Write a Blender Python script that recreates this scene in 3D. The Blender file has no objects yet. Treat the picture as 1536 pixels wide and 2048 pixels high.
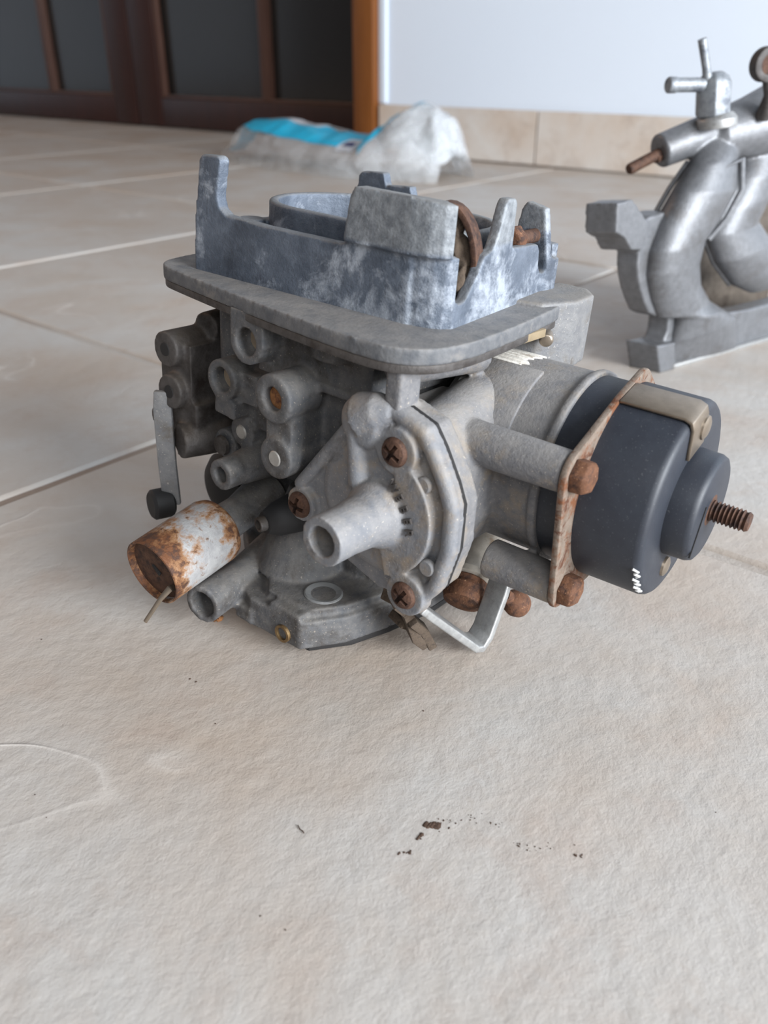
import bpy, bmesh, math, random
from mathutils import Vector, Matrix, noise
random.seed(7)
S = bpy.context.scene
COL = S.collection
# ------------------------------------------------------------------ camera
F_PX, PITCH, YAW, CAM_H = 1680.0, math.radians(28.5), math.radians(40.0), 0.176
fh = Vector((math.cos(YAW), math.sin(YAW), 0)); UP = Vector((0, 0, 1))
fwd = fh*math.cos(PITCH) - UP*math.sin(PITCH)
rgt = fwd.cross(UP).normalized(); cup = rgt.cross(fwd)
cam = bpy.data.cameras.new('camera'); cam.sensor_fit = 'HORIZONTAL'; cam.sensor_width = 36.0
cam.lens = F_PX/1536*36; cam.clip_start = 0.01
cam.dof.use_dof = True; cam.dof.focus_distance = 0.262; cam.dof.aperture_fstop = 19.0
camo = bpy.data.objects.new('camera', cam); COL.objects.link(camo)
m = Matrix((rgt, cup, -fwd)).transposed().to_4x4(); m.translation = Vector((0, 0, CAM_H))
camo.matrix_world = m
S.camera = camo
# ------------------------------------------------------------------ light
W = bpy.data.worlds.new('room_light'); S.world = W; W.use_nodes = True
bg = W.node_tree.nodes['Background']; bg.inputs[0].default_value = (0.95, 0.96, 1.0, 1); bg.inputs[1].default_value = 0.15
def area_light(name, loc, target, sx, sy, watts, col):
    l = bpy.data.lights.new(name, 'AREA'); l.shape = 'RECTANGLE'; l.size = sx; l.size_y = sy
    l.energy = watts; l.color = col
    o = bpy.data.objects.new(name, l); COL.objects.link(o); o.location = loc
    o.rotation_euler = (Vector(target)-Vector(loc)).to_track_quat('-Z', 'Y').to_euler()
    return o
area_light('window_daylight', (0.1, -2.4, 0.85), (0.4, 0.4, 0.1), 1.4, 1.3, 186, (0.91, 0.955, 1.0))
area_light('wall_front_fill', (-1.6, -1.6, 1.8), (0.6, 0.4, 0.1), 1.4, 1.4, 30, (0.94, 0.97, 1.0))  # unseen fill lamp added to brighten the wall and the front faces
area_light('warm_bounce_fill', (-0.3, 3.3, 1.7), (0.2, 0.5, 0.0), .7, .7, 13, (1.0, 0.60, 0.34))  # unseen lamp added as warm bounce into the floor shadow at left
vs = S.view_settings
vs.view_transform = 'Standard'; vs.look = 'None'; vs.gamma = 1.0; vs.use_curve_mapping = False; vs.exposure = 0.0
S.cycles.use_denoising = True
S.cycles.max_bounces = 6

# ------------------------------------------------------------------ colour / material tools
def lin(c):
    return tuple((v/255/12.92 if v/255 <= .04045 else ((v/255+.055)/1.055)**2.4) for v in c) + (1,)
class NT:
    def __init__(s, name):
        s.m = bpy.data.materials.new(name); s.m.use_nodes = True; s.t = s.m.node_tree
        s.b = s.t.nodes['Principled BSDF']; s.co = s.n('ShaderNodeTexCoord').outputs['Object']
    def n(s, kind): return s.t.nodes.new(kind)
    def l(s, a, b): s.t.links.new(a, b)
    def noise(s, scale, detail=4, rough=.55, vec=None, dist=0.0):
        k = s.n('ShaderNodeTexNoise'); k.inputs['Scale'].default_value = scale
        k.inputs['Detail'].default_value = detail; k.inputs['Roughness'].default_value = rough
        k.inputs['Distortion'].default_value = dist
        s.l(vec or s.co, k.inputs['Vector']); return k.outputs['Fac']
    def ramp(s, fac, stops, interp='LINEAR'):
        k = s.n('ShaderNodeValToRGB'); k.color_ramp.interpolation = interp
        e = k.color_ramp.elements
        while len(e) < len(stops): e.new(0.5)
        for i, (p, c) in enumerate(stops):
            e[i].position = p; e[i].color = c if len(c) == 4 else (*c, 1)
        s.l(fac, k.inputs[0]); return k.outputs['Color']
    def mix(s, fac, a, b):
        k = s.n('ShaderNodeMix'); k.data_type = 'RGBA'
        for sock, v in ((k.inputs[0], fac), (k.inputs[6], a), (k.inputs[7], b)):
            if hasattr(v, 'is_output'): s.l(v, sock)
            else: sock.default_value = v
        return k.outputs[2]
    def math(s, op, a, b=0.0):
        k = s.n('ShaderNodeMath'); k.operation = op
        for sock, v in ((k.inputs[0], a), (k.inputs[1], b)):
            if hasattr(v, 'is_output'): s.l(v, sock)
            else: sock.default_value = v
        return k.outputs[0]
    def mask(s, fac, lo, hi): return s.ramp(fac, [(lo, (0, 0, 0)), (hi, (1, 1, 1))])
    def bump(s, h, strength, dist):
        k = s.n('ShaderNodeBump'); k.inputs['Strength'].default_value = strength; k.inputs['Distance'].default_value = dist
        s.l(h, k.inputs['Height']); s.l(k.outputs[0], s.b.inputs['Normal'])
    def out(s, col, rough=.6, metal=0.0, spec=.5):
        for sock, v in ((s.b.inputs['Base Color'], col), (s.b.inputs['Roughness'], rough), (s.b.inputs['Metallic'], metal)):
            if hasattr(v, 'is_output'): s.l(v, sock)
            else: sock.default_value = v
        s.b.inputs['Specular IOR Level'].default_value = spec
        return s.m
def metal_mat(name, c1, c2, patch=None, p_lo=.5, p_hi=.6, p_scale=90, scale=220, rough=.6, metal=.25, bump=.35, speck=None, dust=None, dust_amt=.5, patch2=None, p2=(.55, .65, 60)):
    """cast or painted metal: two mottled tones, optional patches, specks and settled dust on faces turned up"""
    t = NT(name)
    c = t.mix(t.mask(t.noise(scale, 5, .65), .35, .68), lin(c1), lin(c2))
    if patch: c = t.mix(t.mask(t.noise(p_scale, 8, .72), p_lo, p_hi), c, lin(patch))
    if patch2: c = t.mix(t.mask(t.noise(p2[2], 7, .68, dist=.6), p2[0], p2[1]), c, lin(patch2))
    if speck: c = t.mix(t.mask(t.noise(1500, 2, .5), .66, .72), c, lin(speck))
    if dust:
        g = t.n('ShaderNodeNewGeometry'); sx = t.n('ShaderNodeSeparateXYZ'); t.l(g.outputs['Normal'], sx.inputs[0])
        up = t.math('MULTIPLY', t.mask(sx.outputs['Z'], .05, .85), dust_amt)
        up = t.math('MULTIPLY', up, t.mask(t.noise(130, 5, .6), .25, .6))
        c = t.mix(up, c, lin(dust))
    t.bump(t.noise(900, 4, .65), bump, .0004)
    return t.out(c, rough, metal)
def plain(name, c, rough=.5, metal=0.0, var=.12, scale=300, bump=.1):
    t = NT(name); d = tuple(v*(1-var*2) for v in c)
    t.bump(t.noise(scale*3, 3), bump, .0003)
    return t.out(t.mix(t.noise(scale, 4), lin(c), lin(d)), rough, metal)
MT = {}
def zinc_mat():
    """blue-grey zinc with white bloom that thickens towards the near corner and the foot of the walls"""
    t = NT('corroded_zinc'); sx = t.n('ShaderNodeSeparateXYZ'); t.l(t.co, sx.inputs[0])
    k = t.n('ShaderNodeMapRange'); k.inputs[1].default_value = .065; k.inputs[2].default_value = -.01; t.l(sx.outputs['Y'], k.inputs[0])
    z = t.n('ShaderNodeMapRange'); z.inputs[1].default_value = .126; z.inputs[2].default_value = .110; t.l(sx.outputs['Z'], z.inputs[0])
    top = t.n('ShaderNodeMapRange'); top.inputs[1].default_value = .127; top.inputs[2].default_value = .128; t.l(sx.outputs['Z'], top.inputs[0])
    bias = t.math('ADD', t.math('MULTIPLY', k.outputs[0], .05), t.math('MULTIPLY', t.math('MULTIPLY', z.outputs[0], k.outputs[0]), .06))
    bloom = t.math('ADD', t.noise(60, 9, .72, dist=.4), bias)
    c = t.mix(t.mask(t.noise(150, 6, .65), .35, .68), lin((80, 88, 100)), lin((106, 114, 126)))
    c = t.mix(t.mask(t.noise(38, 5, .6), .52, .68), c, lin((62, 68, 78)))
    c = t.mix(t.math('MULTIPLY', t.mask(bloom, .56, .70), .85), c, lin((172, 178, 187)))
    grey = t.mix(t.mask(t.noise(330, 6, .7), .38, .62), lin((106, 109, 112)), lin((148, 151, 153)))
    by = t.n('ShaderNodeMapRange'); by.inputs[1].default_value = .004; by.inputs[2].default_value = -.001; t.l(sx.outputs['Y'], by.inputs[0])
    c = t.mix(t.math('MULTIPLY', t.math('MULTIPLY', top.outputs[0], by.outputs[0]), .75), c, grey)
    g = t.n('ShaderNodeNewGeometry'); sn = t.n('ShaderNodeSeparateXYZ'); t.l(g.outputs['Normal'], sn.inputs[0])
    c = t.mix(t.math('MULTIPLY', t.mask(sn.outputs['Z'], .3, .9), .5), c, lin((138, 136, 132)))
    t.bump(t.noise(800, 5, .7), .6, .0005); return t.out(c, .55, .25)
MT['zinc_blue'] = zinc_mat()
MT['zinc_flange'] = metal_mat('dusty_zinc_flange', (84, 86, 90), (108, 108, 109), (128, 124, 120), .55, .7, 80, 240, .7, .12, .5, dust=(132, 128, 124), dust_amt=.7)
MT['cast_body'] = metal_mat('dusty_cast_metal', (80, 81, 84), (102, 100, 99), (60, 55, 51), .5, .66, 70, 260, .7, .15, .5, speck=(140, 132, 122), dust=(118, 113, 107), dust_amt=.6)
MT['cast_dark'] = metal_mat('oily_cast_metal', (62, 58, 56), (84, 80, 78), (46, 39, 35), .5, .66, 80, 220, .6, .2, .5, dust=(102, 91, 80), dust_amt=.5)
MT['cast_grey'] = metal_mat('bare_cast_metal', (106, 106, 108), (126, 125, 124), (90, 84, 78), .55, .7, 80, 320, .6, .2, .5, speck=(160, 154, 148), dust=(140, 132, 122), dust_amt=.6)
MT['cover'] = metal_mat('diaphragm_cover_metal', (110, 112, 117), (130, 129, 130), (140, 126, 110), .5, .68, 70, 260, .68, .15, .5, speck=(164, 158, 150), dust=(146, 142, 138), dust_amt=.6, patch2=(86, 82, 80), p2=(.56, .68, 90))
MT['housing'] = metal_mat('dusty_choke_housing', (100, 100, 103), (122, 120, 120), (134, 123, 110), .5, .66, 90, 420, .72, .12, .6, speck=(158, 150, 140), dust=(138, 134, 130), dust_amt=.75)
MT['gap'] = plain('gasket_recess_black', (34, 32, 32), .8)  # gasket black; also the painted dark of holes and slots
MT['tan'] = plain('tan_gasket_paper', (150, 132, 104), .85)
MT['rust'] = metal_mat('rusty_steel', (88, 58, 42), (116, 78, 54), (62, 42, 34), .5, .62, 260, 420, .8, .2, .7, speck=(160, 120, 90))
MT['rust_dark'] = metal_mat('dark_rusty_steel', (72, 50, 40), (98, 70, 54), (52, 38, 34), .5, .62, 260, 420, .75, .3, .7)
MT['plate'] = metal_mat('rust_bitten_plate', (110, 96, 84), (134, 120, 108), (112, 70, 44), .48, .58, 130, 400, .75, .2, .6, patch2=(86, 54, 38), p2=(.54, .62, 170))
def can_mat():
    """pale plated can, rust creeping in from both ends and in flecks"""
    t = NT('rust_eaten_can'); sx = t.n('ShaderNodeSeparateXYZ'); t.l(t.co, sx.inputs[0])
    k = t.n('ShaderNodeMapRange'); k.inputs[1].default_value = -.067; k.inputs[2].default_value = -.037; t.l(sx.outputs['X'], k.inputs[0])
    ends = t.ramp(k.outputs[0], [(0, (.30,)*3), (.22, (.14,)*3), (.45, (.02,)*3), (.75, (.04,)*3), (.92, (.2,)*3), (1, (.22,)*3)])
    side = t.ramp(sx.outputs['Z'], [(0.0, (0,)*3), (.03, (0,)*3), (.042, (.12,)*3)])
    n1 = t.math('ADD', t.math('ADD', t.noise(150, 8, .7), ends), side)
    c = t.mix(t.mask(t.noise(240, 5, .65), .35, .68), lin((150, 149, 149)), lin((174, 173, 172)))
    c = t.mix(t.mask(n1, .56, .68), c, lin((150, 112, 78)))
    c = t.mix(t.mask(n1, .66, .78), c, lin((108, 68, 42)))
    c = t.mix(t.mask(t.math('ADD', t.noise(300, 6, .7), t.math('MULTIPLY', ends, .6)), .62, .72), c, lin((76, 52, 40)))
    t.bump(t.noise(700, 5, .7), .6, .0005); return t.out(c, .65, .2)
MT['can'] = can_mat()
MT['can_rim'] = metal_mat('rusted_rim', (130, 84, 48), (160, 112, 70), (84, 50, 34), .5, .62, 180, 400, .8, .15, .7)
MT['black'] = metal_mat('black_plastic', (37, 40, 48), (42, 46, 54), (52, 55, 61), .56, .72, 60, 200, .5, 0, .08, speck=(66, 68, 72))
MT['rubber'] = plain('black_rubber', (32, 31, 32), .7)
MT['alu'] = metal_mat('worn_aluminium', (158, 158, 158), (178, 178, 176), (132, 128, 122), .55, .68, 110, 300, .45, .6, .3)
MT['steel'] = plain('dull_steel_strap', (160, 146, 130), .34, .75)
MT['pin'] = plain('aluminium_pin', (176, 172, 166), .5, .4)
MT['brass'] = metal_mat('tarnished_brass', (118, 94, 62), (138, 114, 80), (84, 64, 44), .52, .66, 200, 300, .5, .6, .3)
MT['dirt'] = metal_mat('caked_dirt', (74, 62, 52), (96, 82, 68), (48, 39, 33), .5, .65, 300, 300, .95, 0, .8)
MT['tanhole'] = plain('dusty_bore', (168, 150, 128), .9, 0, .15, 500)
MT['white'] = plain('white_paint', (226, 226, 224), .6)
MT['scrape'] = metal_mat('scraped_white_patch', (206, 200, 190), (226, 222, 214), (150, 138, 124), .56, .66, 160, 300, .7, .1, .5)
MT['cream'] = metal_mat('cream_oxide_cylinder', (172, 163, 150), (192, 184, 172), (134, 108, 80), .55, .68, 90, 300, .7, .15, .4)
MT['mani'] = metal_mat('sand_cast_aluminium', (104, 105, 108), (120, 121, 124), (92, 90, 90), .52, .7, 60, 260, .4, .38, .5)
MT['mani_shade'] = metal_mat('dark_gap_backing', (84, 75, 66), (104, 94, 84), (66, 56, 47), .5, .65, 80, 260, .6, .2, .3)  # manifold metal darkened to stand in for shade between the runners
MT['zincfit'] = metal_mat('zinc_plated_fitting', (124, 128, 134), (156, 160, 164), (96, 100, 108), .54, .64, 120, 260, .5, .5, .4)

# ------------------------------------------------------------------ mesh tools (millimetres in, metres out)
V = Vector
class G:
    def __init__(s): s.v = []; s.f = []
    def add(s, vs_, fs):
        o = len(s.v); s.v += [V(p) for p in vs_]; s.f += [tuple(i+o for i in f) for f in fs]; return s
    def box(s, a, b, rot=None, piv=None):
        x0, y0, z0 = a; x1, y1, z1 = b
        vs_ = [V((x, y, z)) for z in (z0, z1) for (x, y) in ((x0, y0), (x1, y0), (x1, y1), (x0, y1))]
        if rot:
            c = V(piv) if piv else sum(vs_, V())/8
            vs_ = [rot @ (p-c)+c for p in vs_]
        return s.add(vs_, [(3, 2, 1, 0), (4, 5, 6, 7), (0, 1, 5, 4), (1, 2, 6, 5), (2, 3, 7, 6), (3, 0, 4, 7)])
    def prism(s, poly, o, u, v, w):
        o, u, v, w = V(o), V(u), V(v), V(w); n = len(poly)
        a = [o+u*p[0]+v*p[1] for p in poly]
        return s.add(a+[p+w for p in a], [tuple(range(n))[::-1], tuple(range(n, 2*n))]+[(i, (i+1) % n, n+(i+1) % n, n+i) for i in range(n)])
    def zpr(s, poly, z0, z1): return s.prism(poly, (0, 0, z0), (1, 0, 0), (0, 1, 0), (0, 0, z1-z0))
    def xpr(s, poly, x0, x1): return s.prism(poly, (x0, 0, 0), (0, 1, 0), (0, 0, 1), (x1-x0, 0, 0))
    def ypr(s, poly, y0, y1): return s.prism(poly, (0, y0, 0), (1, 0, 0), (0, 0, 1), (0, y1-y0, 0))
    def lathe(s, prof, o, ax, seg=40, closed=False):
        """profile of (t along axis, radius); closed makes a ring section"""
        o, ax = V(o), V(ax).normalized()
        e1 = ax.orthogonal().normalized(); e2 = ax.cross(e1)
        vs_ = []; n = len(prof)
        for t, r in prof:
            for k in range(seg):
                a = 2*math.pi*k/seg; vs_.append(o+ax*t+(e1*math.cos(a)+e2*math.sin(a))*r)
        fs = []
        for i in range(n if closed else n-1):
            j = (i+1) % n
            for k in range(seg):
                l = (k+1) % seg; fs.append((i*seg+k, i*seg+l, j*seg+l, j*seg+k))
        if not closed: fs += [tuple(range(seg))[::-1], tuple(range((n-1)*seg, n*seg))]
        return s.add(vs_, fs)
    def cyl(s, a, b, r, r2=None, seg=32):
        a, b = V(a), V(b); return s.lathe([(0, r), ((b-a).length, r if r2 is None else r2)], a, b-a, seg)
    def ring(s, a, b, ro, ri, seg=36, depth=None):
        """open bore from a towards b; solid behind depth"""
        a, b = V(a), V(b); L = (b-a).length
        if depth is None: return s.lathe([(0, ri), (0, ro), (L, ro), (L, ri)], a, b-a, seg, True)
        return s.lathe([(depth, .01), (depth, ri), (0, ri), (0, ro), (L, ro)], a, b-a, seg)
    def tube(s, path, rad, seg=16, flat=None, up=None):
        path = [V(p) for p in path]; n = len(path)
        if not hasattr(rad, '__len__'): rad = [rad]*n
        vs_ = []; prev = None
        for i, p in enumerate(path):
            d = (path[min(i+1, n-1)]-path[max(i-1, 0)]).normalized()
            if up is not None: e1 = (V(up)-d*V(up).dot(d)).normalized()
            elif prev is None: e1 = d.orthogonal().normalized()
            else: e1 = (prev-d*prev.dot(d)).normalized()
            prev = e1; e2 = d.cross(e1)
            for k in range(seg):
                a = 2*math.pi*(k+.5)/seg
                vs_.append(p+(e1*math.cos(a)+e2*math.sin(a)*(flat or 1))*rad[i])
        fs = [(i*seg+k, i*seg+(k+1) % seg, (i+1)*seg+(k+1) % seg, (i+1)*seg+k) for i in range(n-1) for k in range(seg)]
        fs += [tuple(range(seg))[::-1], tuple(range((n-1)*seg, n*seg))]
        return s.add(vs_, fs)
    def strip(s, path, wdir, wid, th):
        """flat bar bent along a path; wdir = direction of its width"""
        path = [V(p) for p in path]; wd = V(wdir).normalized(); n = len(path); vs_ = []
        for i, p in enumerate(path):
            d0 = (path[i]-path[i-1]).normalized() if i else None
            d1 = (path[i+1]-path[i]).normalized() if i < n-1 else None
            d = ((d0 or d1)+(d1 or d0)).normalized(); nn = d.cross(wd).normalized()
            sc = 1.0
            if d0 and d1: sc = 1/max(.5, math.sqrt((1+d0.dot(d1))/2))
            for a, b in ((-1, -1), (1, -1), (1, 1), (-1, 1)): vs_.append(p+wd*(a*wid/2)+nn*(b*th/2*sc))
        fs = [(i*4+k, i*4+(k+1) % 4, i*4+4+(k+1) % 4, i*4+4+k) for i in range(n-1) for k in range(4)]
        fs += [(3, 2, 1, 0), ((n-1)*4, (n-1)*4+1, (n-1)*4+2, (n-1)*4+3)]
        return s.add(vs_, fs)
    def ball(s, c, r, seg=20, sq=(1, 1, 1), jit=0):
        c = V(c); vs_ = []; rows = seg//2
        for i in range(1, rows):
            th = math.pi*i/rows
            for k in range(seg):
                a = 2*math.pi*k/seg
                d = V((math.sin(th)*math.cos(a), math.sin(th)*math.sin(a), math.cos(th)))
                q = 1+(noise.noise(d*1.7+c*.37)*jit if jit else 0)
                vs_.append(c+V((d.x*sq[0], d.y*sq[1], d.z*sq[2]))*r*q)
        vs_ += [c+V((0, 0, r*sq[2])), c-V((0, 0, r*sq[2]))]; t = len(vs_)-2
        fs = [(i*seg+k, i*seg+(k+1) % seg, (i+1)*seg+(k+1) % seg, (i+1)*seg+k) for i in range(rows-2) for k in range(seg)]
        fs += [(t, (k+1) % seg, k) for k in range(seg)] + [(t+1, (rows-2)*seg+k, (rows-2)*seg+(k+1) % seg) for k in range(seg)]
        return s.add(vs_, fs)
    def mesh(s, name, sc=.001):
        me = bpy.data.meshes.new(name); bm = bmesh.new()
        bv = [bm.verts.new(p*sc) for p in s.v]
        for f in s.f:
            try: bm.faces.new([bv[i] for i in f])
            except ValueError: pass
        bmesh.ops.recalc_face_normals(bm, faces=bm.faces); bm.to_mesh(me); bm.free(); return me
def finish(me, ang=35):
    me.shade_smooth(); me.set_sharp_from_angle(angle=math.radians(ang))
def bake(o):
    dg = bpy.context.evaluated_depsgraph_get(); dg.update()
    me = bpy.data.meshes.new_from_object(o.evaluated_get(dg)); old = o.data
    o.modifiers.clear(); o.data = me; me.name = o.name; bpy.data.meshes.remove(old)
def obj(name, g, mat, parent=None, bevel=0, seg=2, ang=35, sc=.001):
    o = bpy.data.objects.new(name, g.mesh(name, sc) if isinstance(g, G) else g); COL.objects.link(o)
    o.data.materials.append(MT[mat] if isinstance(mat, str) else mat)
    if bevel:
        b = o.modifiers.new('b', 'BEVEL'); b.width = bevel*sc; b.segments = seg; b.limit_method = 'ANGLE'; b.angle_limit = math.radians(30)
        bake(o)
    finish(o.data, ang)
    if parent: o.parent = parent
    return o
def cast(name, g, mat, parent=None, vox=.7, it=3, sc=.001):
    """union of shapes melted together with small fillets, as a sand or die casting"""
    o = bpy.data.objects.new(name, g.mesh(name, sc)); COL.objects.link(o)
    r = o.modifiers.new('r', 'REMESH'); r.mode = 'VOXEL'; r.voxel_size = vox*sc
    q = o.modifiers.new('s', 'SMOOTH'); q.factor = .5; q.iterations = it
    bake(o); o.data.materials.clear(); o.data.materials.append(MT[mat]); o.data.shade_smooth()
    if parent: o.parent = parent
    return o
def empty(name, loc=(0, 0, 0), rot=None):
    e = bpy.data.objects.new(name, None); COL.objects.link(e); e.location = loc; e.empty_display_size = .02
    if rot: e.rotation_euler = rot
    return e
def tag(o, label=None, cat=None, group=None, kind=None):
    if label: o['label'] = label
    if cat: o['category'] = cat
    if group: o['group'] = group
    if kind: o['kind'] = kind
    return o
def copy(o, parent, loc=None, rot=None):
    c = o.copy(); COL.objects.link(c); c.parent = parent
    if loc is not None: c.location = loc
    if rot is not None: c.rotation_euler = rot
    return c

# ------------------------------------------------------------------ the room
TILE, GX, GY, GR = .4505, .308, .347, .004
def tile_mat(name='stone_look_tile', gain=1.0):
    t = NT(name)
    oi = t.n('ShaderNodeObjectInfo'); va = t.n('ShaderNodeVectorMath'); va.operation = 'ADD'
    vm = t.n('ShaderNodeVectorMath'); vm.operation = 'SCALE'; vm.inputs['Scale'].default_value = 30
    t.l(oi.outputs['Random'], vm.inputs[0]); t.l(t.co, va.inputs[0]); t.l(vm.outputs[0], va.inputs[1]); p = va.outputs[0]
    big = t.noise(7, 5, .62, p, .4); mid = t.noise(26, 6, .68, p, .3); fine = t.noise(260, 5, .7, p)
    c = t.mix(t.mask(big, .36, .66), lin(tuple(v*gain for v in (184, 180, 175))), lin(tuple(v*gain for v in (174, 160, 147))))
    c = t.mix(t.math('MULTIPLY', t.mask(mid, .52, .74), .55), c, lin((168, 150, 137)))
    c = t.mix(t.math('MULTIPLY', t.mask(fine, .5, .75), .35), c, lin((176, 167, 156)))
    v1 = t.math('ABSOLUTE', t.math('SUBTRACT', t.noise(4.5, 3, .55, p, .5), .5))
    vein = t.ramp(v1, [(0, (1, 1, 1)), (.0045, (0, 0, 0))])
    v2 = t.mask(t.noise(9, 2, .5, p), .5, .6)
    vein = t.math('MULTIPLY', vein, v2)
    c = t.mix(t.math('MULTIPLY', vein, .5), c, lin((212, 206, 199)))
    h = t.math('ADD', t.math('MULTIPLY', t.noise(120, 6, .7, p), 1.0), t.math('MULTIPLY', t.noise(20, 4, .6, p), 1.6))
    h = t.math('ADD', h, t.math('MULTIPLY', vein, .5))
    t.bump(h, .38, .0014)
    return t.out(c, t.ramp(mid, [(.3, (.46,)*3), (.7, (.6,)*3)]), 0, .4)
def grout_mat():
    t = NT('cement_grout')
    c = t.mix(t.mask(t.noise(3.2, 3), .42, .6), lin((168, 160, 152)), lin((134, 116, 102)))
    t.bump(t.noise(400, 4), .4, .001); return t.out(c, .9)
MT['tile'] = tile_mat(); MT['skirt'] = tile_mat('pale_skirting_tile', 1.16); MT['grout'] = grout_mat()
FX0, FX1, FY0, FY1 = GX-TILE*3, 1.60, GY-TILE*4, GY+TILE*9
g = G().box((FX0, FY0, -.03), (FX1, FY1, -.0016)); floor = tag(obj('floor', g, 'grout', sc=1), 'beige tiled floor with pale grout', None, None, 'structure')
def tile_mesh(w, d, seed):
    """one tile: slightly wavy, worn edge and rounded arris"""
    rnd = random.Random(seed); n = 26; me = bpy.data.meshes.new('tile'); bm = bmesh.new()
    pts = []
    for (ax, ay, bx, by) in ((0, 0, w, 0), (w, 0, w, d), (w, d, 0, d), (0, d, 0, 0)):
        for k in range(n):
            f = k/n; q = V((ax+(bx-ax)*f, ay+(by-ay)*f, 0)); c = V((w/2, d/2, 0))
            e = .0006*noise.noise(q*40+V((seed*3.1, 0, 0)))+.0003*noise.noise(q*160+V((0, seed*2.7, 0)))
            q -= (q-c).normalized()*(.0006+e); pts.append(q)
    lay = []
    for z, ins in ((-.012, 0), (-.0024, 0), (-.0008, .0007), (0, .0024)):
        ring = []
        for q in pts:
            c = V((w/2, d/2, 0)); k = q-c
            ring.append(bm.verts.new((q.x-math.copysign(min(ins, abs(k.x)), k.x), q.y-math.copysign(min(ins, abs(k.y)), k.y), z)))
        lay.append(ring)
    N = len(pts)
    for a, b in zip(lay, lay[1:]):
        for i in range(N): bm.faces.new((a[i], a[(i+1) % N], b[(i+1) % N], b[i]))
    bm.faces.new(lay[-1]); bm.to_mesh(me); bm.free(); me.materials.append(MT['tile']); finish(me, 50)
    max(me.polygons, key=lambda p: p.area).use_smooth = False
    return me
full = [tile_mesh(TILE-GR, TILE-GR, k) for k in range(4)]
cut = tile_mesh(1.43-(GX+2*TILE)-GR*1.2, TILE-GR, 9)
for i in range(-3, 3):
    for j in range(-4, 9):
        x, y = GX+i*TILE+GR/2, GY+j*TILE+GR/2
        me = full[(i*7+j*5) % 4] if i < 2 else cut
        if i == 2 and y > 1.22: me = full[j % 4]
        t = bpy.data.objects.new('tile', me); COL.objects.link(t); t.location = (x, y, 0); t.parent = floor
# walls
t = NT('white_wall_paint'); t.bump(t.noise(160, 3), .08, .001)
MT['wall'] = t.out(t.mix(t.noise(3, 3), lin((228, 238, 250)), lin((225, 235, 248))), .75)
WX = 1.44; WY = 1.215; DX = 1.565
obj_wall = tag(obj('wall_back', G().box((WX, -2.4, -.03), (WX+.16, WY, 2.6)), 'wall', sc=1), 'white painted back wall', None, None, 'structure')
tag(obj('wall_side', G().box((WX, 3.9, -.03), (WX+.16, 5.0, 2.6)).box((WX, WY, 2.15), (WX+.16, 3.9, 2.6)), 'wall', sc=1), 'white wall around the doorway', None, None, 'structure')
tag(obj('wall_left', G().box((-1.04, 4.37, -.03), (WX, 4.45, 2.6)), 'wall', sc=1), 'white painted wall at the far left end', None, None, 'structure')
# tiled skirting, tile by tile
bb = tag(obj('baseboard_back', G().box((WX-.008, -2.4, -.01), (WX, WY-.002, .089)), 'grout', sc=1), 'tiled skirting along the white wall', None, None, 'structure')
sk = None
y = .846
ys = [y+TILE*k for k in range(-6, 2)]
for k, y0 in enumerate(ys):
    if y0 > WY-.02: continue
    y1 = min(y0+TILE-GR, WY-.004)
    me = G().box((-.005, 0, .003), (0, y1-y0, .091)).mesh('skirting_tile', 1)
    o = obj('skirting_tile', me, 'skirt', bb, sc=1); o.location = (WX-.0075, y0, 0)
# door in its recess
def wood(name, a, b, rough=.45):
    t = NT(name); mp = t.n('ShaderNodeMapping'); mp.inputs['Scale'].default_value = (30, 30, 1.6); t.l(t.co, mp.inputs[0])
    n_ = t.noise(6, 5, .6, mp.outputs[0], .6)
    t.bump(n_, .1, .001); return t.out(t.mix(t.mask(n_, .35, .7), lin(a), lin(b)), rough, 0, .4)
MT['wood_dark'] = wood('dark_red_brown_wood', (54, 26, 20), (38, 19, 16))
MT['wood_bar'] = wood('scuffed_brown_wood', (86, 60, 50), (66, 44, 36))
MT['wood_orange'] = wood('orange_varnished_wood', (130, 78, 34), (112, 64, 25), .45)
t = NT('door_glass'); t.b.inputs['Transmission Weight'].default_value = .0
MT['pane'] = t.out(t.mix(t.noise(2.2, 3, .5, dist=.8), lin((26, 24, 23)), lin((44, 42, 40))), .18, 0, .5)
def door(name, y0, y1, muntins, label):
    d = tag(empty(name, (DX, y0, 0)), label, None, None, 'structure'); w = y1-y0; H = 2.12
    def b(nm, a, c, mt, par=d, bev=.003): return obj(nm, G().box(a, c), mt, par, bev, 2, sc=1)
    b('stile', (0, 0, .004), (.045, .105, H), 'wood_dark'); b('stile', (0, w-.105, .004), (.045, w, H), 'wood_dark')
    b('bottom_rail', (.002, .105, .004), (.043, w-.105, .075), 'wood_dark'); b('top_rail', (.002, .105, H-.11), (.043, w-.105, H), 'wood_dark')
    cuts = [.105]+muntins+[w-.105]
    for q in muntins: b('glazing_bar', (.004, q-.014, .075), (.041, q+.014, H-.11), 'wood_bar')
    for a, c in zip(cuts, cuts[1:]):
        p = b('pane', (.024, a, .075), (.028, c, H-.11), 'pane', d, 0)
    for q in (.105, w-.105):
        s_ = 1 if q < w/2 else -1
        b('glazing_bead', (.004, min(q, q+s_*.017), .075), (.020, max(q, q+s_*.017), H-.11), 'wood_bar')
    b('sill_bead', (.006, .105, .075), (.02, w-.105, .083), 'wood_bar')
    return d
door('door_1', 1.255, 2.215, [.44], 'dark glazed wooden door leaf nearest the orange casing')
door('door_2', 2.221, 3.18, [.44], 'dark glazed wooden door leaf at the far left')
door('door_3', 3.186, 3.95, [.38], 'dark glazed wooden side leaf beyond the left edge')
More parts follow.
